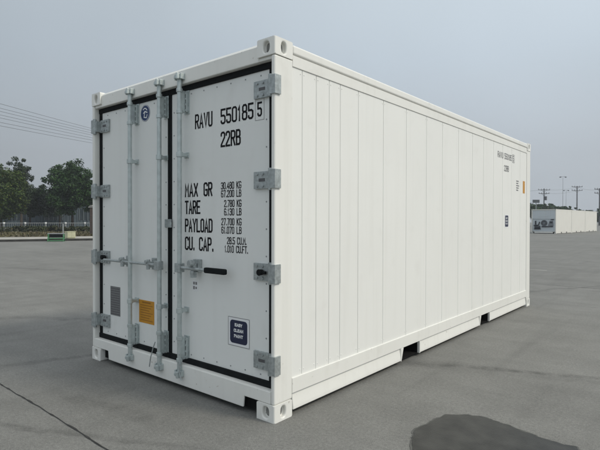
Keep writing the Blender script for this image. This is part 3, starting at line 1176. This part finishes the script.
def tree(name, x, y, top, width, crown_base, m, seed, label, clumps=120, per=95, size=.22, sparse=1.0, group=None, z0=.1):
    r = random.Random(seed)
    root_ = empty(name, (x, y, z0))
    H = top-z0
    rad = width/2
    # trunk and limbs
    mb = MB()
    tr = .05+H*.012
    pts = [Vector((x, y, z0-.1))]
    for k in range(1, 6):
        f = k/5
        pts.append(Vector((x+r.uniform(-.12, .12)*f*2, y+r.uniform(-.12, .12)*f*2, z0+H*.72*f)))
    mb.path(pts, [tr*(1.25-.2*k) for k in range(6)], 8)
    limbs = []
    for k in range(9):
        f = r.uniform(.35, .95)
        i = min(4, int(f*5)); p = pts[i].lerp(pts[i+1], f*5-i)
        a = r.uniform(0, 6.28)
        q = p+Vector((math.cos(a)*rad*r.uniform(.4, .75), math.sin(a)*rad*r.uniform(.4, .75), H*r.uniform(.08, .25)))
        mid = p.lerp(q, .5)+Vector((0, 0, -.1*rad))
        mb.path([p, mid, q], [tr*.45, tr*.3, tr*.12], 6)
        limbs.append(q)
    mb.build('trunk', M_BARK, root_, smooth=False)
    # crown: clumps thrown through an irregular volume, denser near its skin
    cz = (crown_base+top)/2; hh = (top-crown_base)/2
    cs, rs = [], []
    lobes = [(Vector((r.uniform(-1, 1)*rad*.55, r.uniform(-1, 1)*rad*.55, r.uniform(-.55, .6)*hh)), r.uniform(.45, .62)) for _ in range(9)]
    lobes.append((Vector((r.uniform(-.1, .1)*rad, 0, hh*.5)), .5))
    lobes.append((Vector((-rad*.5, 0, -hh*.2)), .5)); lobes.append((Vector((rad*.5, 0, -hh*.2)), .5))
    while len(cs) < clumps:
        lc, lr = r.choice(lobes)
        d = Vector((r.gauss(0, 1), r.gauss(0, 1), r.gauss(0, 1))).normalized()
        q = lc+Vector((d.x*rad*lr, d.y*rad*lr, d.z*hh*lr))*(r.random()**.5)
        if (q.x/rad)**2+(q.y/rad)**2+(q.z/hh)**2 > 1.05: continue
        cs.append((x+q.x, y+q.y, cz+q.z)); rs.append(rad*r.uniform(.12, .24)*sparse)
    leaves_mesh('crown', cs, rs, per, size, m, root_, seed)
    tag(root_, label, 'tree', group)
    return root_


GT = 'trees behind the white fence'
tree('tree', -61.9, 19.6, 7.6, 8.0, .9, L_A, 3, 'wide olive green tree at the left edge, sunlit yellowish on its top', 220, 115, group=GT)
tree('tree', -73.0, 26.0, 10.1, 5.0, 3.2, L_C, 8, 'tall sparse dark tree rising behind the wide olive green tree', 100, 90, sparse=1.1, group=GT)
tree('tree', -66.0, 24.4, 6.4, 4.6, 1.0, L_C, 13, 'low dark tree in the gap between the two largest trees', 140, 100, group=GT)
tree('tree', -59.9, 27.1, 9.2, 6.8, 1.5, L_B, 21, 'largest dense dark green tree, round crowned, beside the container corner', 260, 120, group=GT)
tree('tree', -57.2, 30.3, 7.2, 6.4, 1.0, L_B, 34, 'dark green tree half hidden behind the left edge of the container', 150, 100, group=GT)
tree('tree', -66.8, 15.2, 7.4, 6.5, 1.2, L_A, 41, 'olive tree cut off by the left edge of the picture, behind the wide one', 130, 100, group=GT)
tree('tree', -72.0, 31.0, 6.0, 6.5, 1.2, L_C, 47, 'dim dusky tree deep behind the gap, in front of the warehouse', 130, 90, group=GT)

# clipped hedge in front of the fence
hroot = empty('hedge', kp(0, 20.0, .1))
cs, rs = [], []
r = random.Random(5)
for i in range(620):
    s = r.uniform(-18, 12); n_ = 20+r.uniform(-.6, .6)
    cs.append(kp(s, n_, .16+r.random()*.50+.08*noise.noise(Vector((s*.7, 0, 0))))); rs.append(r.uniform(.16, .28))
leaves_mesh('foliage', cs, rs, 34, .15, L_H, hroot, 5)
mb = MB()
mb.path([kp(-18+q*2.5, 20, .14) for q in range(13)], .03, 5)
for i in range(120):
    s = -18+i*.25
    mb.tube(kp(s, 20+r.uniform(-.3, .3), .1), kp(s+r.uniform(-.1, .1), 20+r.uniform(-.3, .3), .6), .02, .008, 5)
mb.build('stems', M_BARK, hroot)
tag(hroot, 'low dark clipped hedge running along in front of the white fence', 'hedge')

# white fence
M_RAIL = mat('weathered_white_paint', (.26, .28, .28), .7, var=.2, vscale=3)
M_FENCE = mat('white_fence_paint', (.62, .64, .64), .6, var=.1, vscale=3)
froot = empty('fence', kp(0, 23.6, .1))
SP = 1.9
s_first = None
for k in range(-8, 9):
    s = .62+k*SP
    mb = MB()
    x, y, z = kp(s, 23.6, 0)
    mb.box(x-.045, x+.045, y-.045, y+.045, .1, .92, 1)
    mb.prism([(x-.085, y-.085), (x+.085, y-.085), (x+.085, y+.085), (x-.085, y+.085)], 2, .9205, 1.10)
    mb.build('post', [M_FENCE, M_RAIL], froot, bevel=.01)
for z in (.45, 1.0):
    mb = MB()
    a, b = Vector(kp(.62-8*SP, 23.6, z)), Vector(kp(.62+8*SP, 23.6, z))
    mb.tube(a, b, .028, n=8)
    mb.build('rail', M_RAIL, froot)
mb = MB()
for i in range(int(16*SP/.19)):
    s = .62-8*SP+.095+i*.19
    mb.tube(kp(s, 23.6, .2), kp(s, 23.6, 1.03), .012, n=5)
mb.build('pickets', M_RAIL, froot)
tag(froot, 'low white metal fence with block topped posts under the trees', 'fence')

# low blue-grey warehouse beyond the trees
M_WARE = mat('blue_grey_cladding', (.07, .10, .12), .6, var=.15, vscale=.5)
M_WIN = mat('dim_glass', (.04, .055, .065), .15)
M_WTRIM = mat('pale_trim', (.12, .15, .165), .6)
wroot = empty('warehouse', kp(3, 52, .1))
mb = MB()
s0, s1, n0, n1 = -30, 26, 50, 58
prof = []
step = .5
i = 0
s = s0
pts2 = []
while s < s1:
    pts2 += [(s, n0), (s+.30, n0), (s+.36, n0+.06), (s+.44, n0+.06)]
    s += step
vs = [kp(a, b, .0) for a, b in pts2]+[kp(a, b, 4.2) for a, b in pts2]
k = len(pts2)
mb.add(vs, [(i, i+1, k+i+1, k+i) for i in range(k-1)])
for (a, b, c, d) in (((s0), n1, s1, n1), (s0, n0, s0, n1), (s1, n0, s1, n1)):
    mb.add([kp(a, b, 0), kp(c, d, 0), kp(c, d, 4.2), kp(a, b, 4.2)], [(0, 1, 2, 3)])
mb.build('wall', M_WARE, wroot)
mb = MB()
mb.add([kp(s0-.4, n0-.5, 4.2), kp(s1+.4, n0-.5, 4.2), kp(s1+.4, 54, 5.0), kp(s0-.4, 54, 5.0), kp(s0-.4, n1+.5, 4.2), kp(s1+.4, n1+.5, 4.2),
        kp(s0-.4, n0-.5, 4.05), kp(s1+.4, n0-.5, 4.05)],
       [(0, 1, 2, 3), (3, 2, 5, 4), (0, 1, 7, 6)])
mb.build('roof', M_WTRIM, wroot)
for kk in range(11):
    a = s0+3+kk*4.9
    mb = MB()
    mb.add([kp(a, n0-.03, 1.3), kp(a+2.6, n0-.03, 1.3), kp(a+2.6, n0-.03, 3.1), kp(a, n0-.03, 3.1)], [(0, 1, 2, 3)])
    for q in range(5):
        e_ = a+q*.62
        mb.add([kp(e_, n0-.10, 1.25), kp(e_+.12, n0-.10, 1.25), kp(e_+.12, n0-.10, 3.15), kp(e_, n0-.10, 3.15)], [(0, 1, 2, 3)], 1)
    mb.build('window', [M_WIN, M_WTRIM], wroot)
tag(wroot, 'blue-grey ribbed warehouse seen dimly between the tree trunks', 'warehouse')

# brick pillar by the container edge
def brick_mat():
    m = bpy.data.materials.new('brown_brick'); m.use_nodes = True
    t = m.node_tree; b = t.nodes['Principled BSDF']; b.inputs['Roughness'].default_value = .9
    co = t.nodes.new('ShaderNodeTexCoord')
    mp = t.nodes.new('ShaderNodeMapping'); mp.inputs['Rotation'].default_value = (math.radians(90), 0, 0)
    bt = t.nodes.new('ShaderNodeTexBrick')
    bt.inputs['Color1'].default_value = (.13, .085, .06, 1); bt.inputs['Color2'].default_value = (.09, .062, .047, 1)
    bt.inputs['Mortar'].default_value = (.15, .14, .125, 1)
    bt.inputs['Scale'].default_value = 1
    bt.inputs['Brick Width'].default_value = .24; bt.inputs['Row Height'].default_value = .075; bt.inputs['Mortar Size'].default_value = .01
    t.links.new(co.outputs['Object'], mp.inputs[0]); t.links.new(mp.outputs[0], bt.inputs['Vector'])
    t.links.new(bt.outputs[0], b.inputs['Base Color'])
    return m


px_, py_ = -34.72, 17.0
proot = empty('brick_pillar', (px_, py_, .15))
mb = MB(); mb.box(px_-.34, px_+.34, py_-.34, py_+.34, .12, 2.30); mb.build('shaft', brick_mat(), proot, bevel=.01)
mb = MB(); mb.prism([(px_-.42, 2.301), (px_+.42, 2.301), (px_+.42, 2.38), (px_+.1, 2.50), (px_-.1, 2.50), (px_-.42, 2.38)], 1, py_-.42, py_+.42)
mb.build('cap', M_PAVE, proot, bevel=.01)
tag(proot, 'brown brick gate pillar standing beside the left edge of the container', 'pillar')

# ------------------------------------------------------------------ green trestle, cream cabinet, marker post
M_GREEN = mat('green_paint', (.045, .18, .075), .5, var=.15, vscale=9)
M_STEEL = mat('dull_steel', (.26, .27, .28), .5, .3, var=.2, vscale=8)
M_CREAM = mat('cream_paint', (.50, .50, .34), .6, var=.1, vscale=5)
cz_ = math.radians(22)
troot = empty('trestle', (-29.05, 11.55, 0))
ta = Vector((-29.43, 11.13, 0)); tb = Vector((-28.94, 11.85, 0))
td = (tb-ta).normalized(); tn = Vector((td.y, -td.x, 0))
for p in (ta, tb):
    mb = MB()
    for s in (1, -1):
        mb.tube(p+tn*.26*s+Vector((0, 0, 0)), p+tn*.07*s+Vector((0, 0, .47)), .032, .028, n=8)
    mb.tube(p+tn*.20+Vector((0, 0, .17)), p-tn*.20+Vector((0, 0, .17)), .026, n=8)
    mb.build('leg_frame', M_GREEN, troot)
for s in (1, -1):
    mb = MB(); mb.tube(ta+tn*.19*s+Vector((0, 0, .19)), tb+tn*.19*s+Vector((0, 0, .19)), .032, n=8)
    mb.tube(ta+tn*.25*s+Vector((0, 0, .05)), tb+tn*.25*s+Vector((0, 0, .05)), .028, n=8)
    mb.build('rail', M_GREEN, troot)
mb = MB(); mb.tube(ta-td*.06+Vector((0, 0, .485)), tb+td*.06+Vector((0, 0, .485)), .040, n=10)
mb.build('top_beam', M_STEEL, troot)
mb = MB()
a_, b_ = ta+td*.06, tb-td*.06
mb.add([a_+Vector((0, 0, .24)), b_+Vector((0, 0, .24)), b_+Vector((0, 0, .45)), a_+Vector((0, 0, .45)),
        a_-tn*.03+Vector((0, 0, .24)), b_-tn*.03+Vector((0, 0, .24)), b_-tn*.03+Vector((0, 0, .45)), a_-tn*.03+Vector((0, 0, .45))],
       [(0, 1, 2, 3), (7, 6, 5, 4), (0, 1, 5, 4), (3, 2, 6, 7), (1, 2, 6, 5), (0, 3, 7, 4)])
mb.build('panel', P_DARK, troot)
tag(troot, 'green steel trestle with dark panel standing at the kerb by the trees', 'trestle')

cx_, cy_ = -29.95, 12.72
croot = empty('cabinet', (cx_, cy_, .139))
mb = MB(); mb.box(cx_-.2, cx_+.2, cy_-.27, cy_+.27, .18, .58); mb.box(cx_-.17, cx_+.17, cy_-.24, cy_+.24, .139, .1795)
mb.build('body', M_CREAM, croot, bevel=.012)
mb = MB(); mb.box(cx_+.2005, cx_+.212, cy_-.24, cy_-.005, .21, .55); mb.box(cx_+.2005, cx_+.212, cy_+.005, cy_+.24, .21, .55)
mb.build('door', M_CREAM, croot, bevel=.004)
mb = MB(); mb.box(cx_-.22, cx_+.23, cy_-.29, cy_+.29, .581, .61)
mb.build('lid', M_CREAM, croot, bevel=.006)
tag(croot, 'small cream box cabinet on the pavement right of the green trestle', 'cabinet')

mx_, my_ = -31.9, 13.15
mroot = empty('marker_post', (mx_, my_, .13))
mb = MB(); mb.tube((mx_, my_, .10), (mx_, my_, 1.02), .045, .04, n=10); mb.build('shaft', M_RAIL, mroot)
mb = MB(); mb.tube((mx_, my_, 1.021), (mx_, my_, 1.07), .05, .02, n=10); mb.build('cap', M_RAIL, mroot)
tag(mroot, 'thin dull grey marker post behind the cream cabinet', 'post')

# ------------------------------------------------------------------ overhead cables at upper left
M_WIRE = mat('cable_grey', (.15, .16, .17), .6)
names = ['topmost', 'second from the top', 'third from the top', 'fourth from the top', 'fifth from the top', 'sixth from the top', 'lowest']
zs0 = [14.30, 13.78, 13.40, 12.98, 12.62, 12.10, 11.70]
zs1 = [15.90, 15.55, 15.18, 14.85, 14.42, 14.05, 13.60]
A0, A1 = Vector((-58.8, 18.5)), Vector((-69.9, 35.3))
ud = (A1-A0)
for i in range(7):
    mb = MB()
    pts = []
    for k in range(49):
        f = -1.6+k*(9.6/48)
        p = A0+ud*f
        z = zs0[i]+(zs1[i]-zs0[i])*min(f, 2.5) - .75*f + .10*((min(f, 3)-.5)**2-.25)
        pts.append(Vector((p.x+.12*i, p.y, z)))
    mb.path(pts, .021, 5)
    tag(mb.build('overhead_cable', M_WIRE), 'thin overhead power cable at upper left, %s of the seven' % names[i], 'cable', 'overhead cables above the trees')
M_POLE = mat('pole_concrete', (.20, .20, .20), .85, var=.2, vscale=2)
M_PDARK = mat('pole_dark', (.10, .105, .11), .7, var=.2, vscale=2)


def pole(x, y, h, label, arms=((.0, 2.4), (1.1, 2.4)), ang=math.radians(40), r=.16, m=None, trans=False):
    m = m or M_PDARK
    pr = empty('utility_pole', (x, y, 0))
    mb = MB(); mb.tube((x, y, -.2), (x, y, h), r, r*.7, n=10); mb.build('pole', m, pr)
    dx, dy = math.cos(ang), math.sin(ang)
    for (dz, w) in arms:
        z = h-.25-dz
        mb = MB()
        a = Vector((x-dx*w/2, y-dy*w/2, z)); b = Vector((x+dx*w/2, y+dy*w/2, z))
        mb.path([a, b], .09, 6)
        mb.path([Vector((x, y, z-.7)), a.lerp(b, .22)], .04, 5); mb.path([Vector((x, y, z-.7)), a.lerp(b, .78)], .04, 5)
        mb.build('crossarm', m, pr)
        for f in (.03, .28, .72, .97):
            p = a.lerp(b, f)
            mb = MB(); mb.tube(p+Vector((0, 0, .08)), p+Vector((0, 0, .38)), .08, .05, n=8); mb.build('insulator', m, pr)
    if trans:
        mb = MB(); mb.tube((x+.5*dx, y+.5*dy, h-3.6), (x+.5*dx, y+.5*dy, h-2.4), .36, n=12); mb.build('transformer', m, pr)
    tag(pr, label, 'utility pole', 'utility poles on the skyline')
    return pr


pole(-36.7, 160.5, 11.2, 'dark utility pole with two crossarms nearest the container on the right skyline', trans=True, r=.2, arms=((.2, 3.6), (1.3, 3.2)))
pole(-32.1, 183.9, 13.0, 'slimmer utility pole midway along the distant right-hand trees', r=.22, arms=((0, 3.6), (1.2, 3.6)))
pole(-21.9, 159.6, 10.6, 'utility pole cut by the right edge of the picture', r=.26, arms=((0, 3.0), (1.1, 3.0)), trans=True)
# sagging lines between them
lines = [((-36.7, 160.5, 10.9), (-32.1, 183.9, 12.7)), ((-36.7, 160.5, 9.8), (-32.1, 183.9, 11.5)), ((-32.1, 183.9, 12.7), (-21.9, 159.6, 10.3)),
         ((-60, 150, 9.6), (-36.7, 160.5, 10.9))]
ll = ['upper distant cable between the first and second skyline poles', 'lower distant cable between the first and second skyline poles',
      'distant cable between the second skyline pole and the right-edge pole', 'distant cable from the first skyline pole to the container edge']
for (a, b), lb in zip(lines, ll):
    a, b = Vector(a), Vector(b)
    mb = MB(); mb.path([a.lerp(b, k/12)-Vector((0, 0, 4*.5*(k/12)*(1-k/12))) for k in range(13)], .025, 5)
    tag(mb.build('overhead_cable', M_WIRE), lb, 'cable', 'cables between the skyline poles')

# high-mast lamps
M_MAST = mat('mast_grey', (.28, .30, .32), .6, .2)
for (x, y, h, lb) in ((-36.9, 186.4, 16.6, 'thin high-mast floodlight, the taller of two on the right skyline'),
                      (-42.8, 220.5, 13.8, 'thin high-mast floodlight, the shorter of two on the right skyline')):
    lr = empty('lamp_mast', (x, y, 0))
    mb = MB(); mb.tube((x, y, -.2), (x, y, h), .09, .045, n=8); mb.build('mast', M_MAST, lr)
    mb = MB(); mb.path([Vector((x-.75, y-.6, h)), Vector((x+.75, y+.6, h))], .04, 6); mb.build('crossbar', M_MAST, lr)
    for s in (-1, 1):
        mb = MB(); mb.box(x+s*.7-.28, x+s*.7+.28, y+s*.56-.22, y+s*.56+.22, h-.32, h-.05); mb.build('lamp_head', M_PDARK, lr)
    tag(lr, lb, 'lamp mast', 'high-mast lamps on the skyline')

# direction board above the far trees
sx_, sy_ = -27.7, 116.0
sroot = empty('signboard', (sx_, sy_, 0))
mb = MB(); mb.tube((sx_, sy_, -.1), (sx_, sy_, 5.35), .09, n=8); mb.build('post', M_MAST, sroot)
mb = MB()
da = math.radians(40); ax, ay = math.cos(da), math.sin(da)
q = [Vector((sx_-ax*.75, sy_-ay*.75, 5.36)), Vector((sx_+ax*.75, sy_+ay*.75, 5.36))]
off = Vector((ay, -ax, 0))*.08
vs = [q[0]-off, q[1]-off, q[1]+off, q[0]+off]
vs = [tuple(v) for v in vs]+[(v[0], v[1], 6.05) for v in vs]
mb.add(vs, [(0, 3, 2, 1), (4, 5, 6, 7), (0, 1, 5, 4), (1, 2, 6, 5), (2, 3, 7, 6), (3, 0, 4, 7)])
mb.build('board', mat('dark_board', (.06, .07, .075), .6), sroot)
tag(sroot, 'small dark signboard on a post above the trees beside the container', 'sign')

# ------------------------------------------------------------------ row of far trees on the right
far_spots = [(534, 116, 5.7, 5.6), (540, 118, 5.8, 5.4), (546, 120, 5.6, 6.0), (552, 121, 5.7, 5.6), (558, 124, 5.5, 5.8), (564, 126, 5.4, 5.8),
             (570, 129, 5.2, 5.6), (576, 132, 5.1, 5.4), (583, 135, 4.7, 4.6), (589, 138, 4.7, 4.4), (596, 141, 4.9, 5.0), (603, 143, 5.0, 5.2)]
ordn = ['first', 'second', 'third', 'fourth', 'fifth', 'sixth', 'seventh', 'eighth', 'ninth', 'tenth', 'eleventh', 'last']
C0 = Vector((2.2299, -2.4132, 0))
protos = []
for i, (px, t, top, wd) in enumerate(far_spots):
    d = fw+(px-300)/492.4*r2
    p = C0+Vector((d.x, d.y, 0))*t
    lb = 'small dark tree behind the far containers, %s from the main container' % ordn[i]
    if i < 4:
        protos.append((tree('tree', p.x, p.y, top, wd, .7, L_C if i % 2 else L_B, 60+i, lb, 60, 70, size=.34, group='tree row behind the far containers', z0=0), top))
    else:
        src, tp = protos[i % 4]
        o = copy_tree(src)
        o.location = (p.x, p.y, 0)
        o.rotation_euler = (0, 0, i*1.7)
        o.scale = (top/tp,)*3
        tag(o, lb)

# ------------------------------------------------------------------ haze
mh = bpy.data.materials.new('haze'); mh.use_nodes = True
t = mh.node_tree
for n_ in list(t.nodes):
    if n_.type == 'BSDF_PRINCIPLED': t.nodes.remove(n_)
pv = t.nodes.new('ShaderNodeVolumePrincipled')
pv.inputs['Color'].default_value = (.86, .92, 1.0, 1)
pv.inputs['Density'].default_value = .00075
t.links.new(pv.outputs[0], [n_ for n_ in t.nodes if n_.type == 'OUTPUT_MATERIAL'][0].inputs['Volume'])
mb = MB(); mb.box(-430, 270, -190, 430, -1.2, 24)
tag(mb.build('haze', mh), kind='stuff')
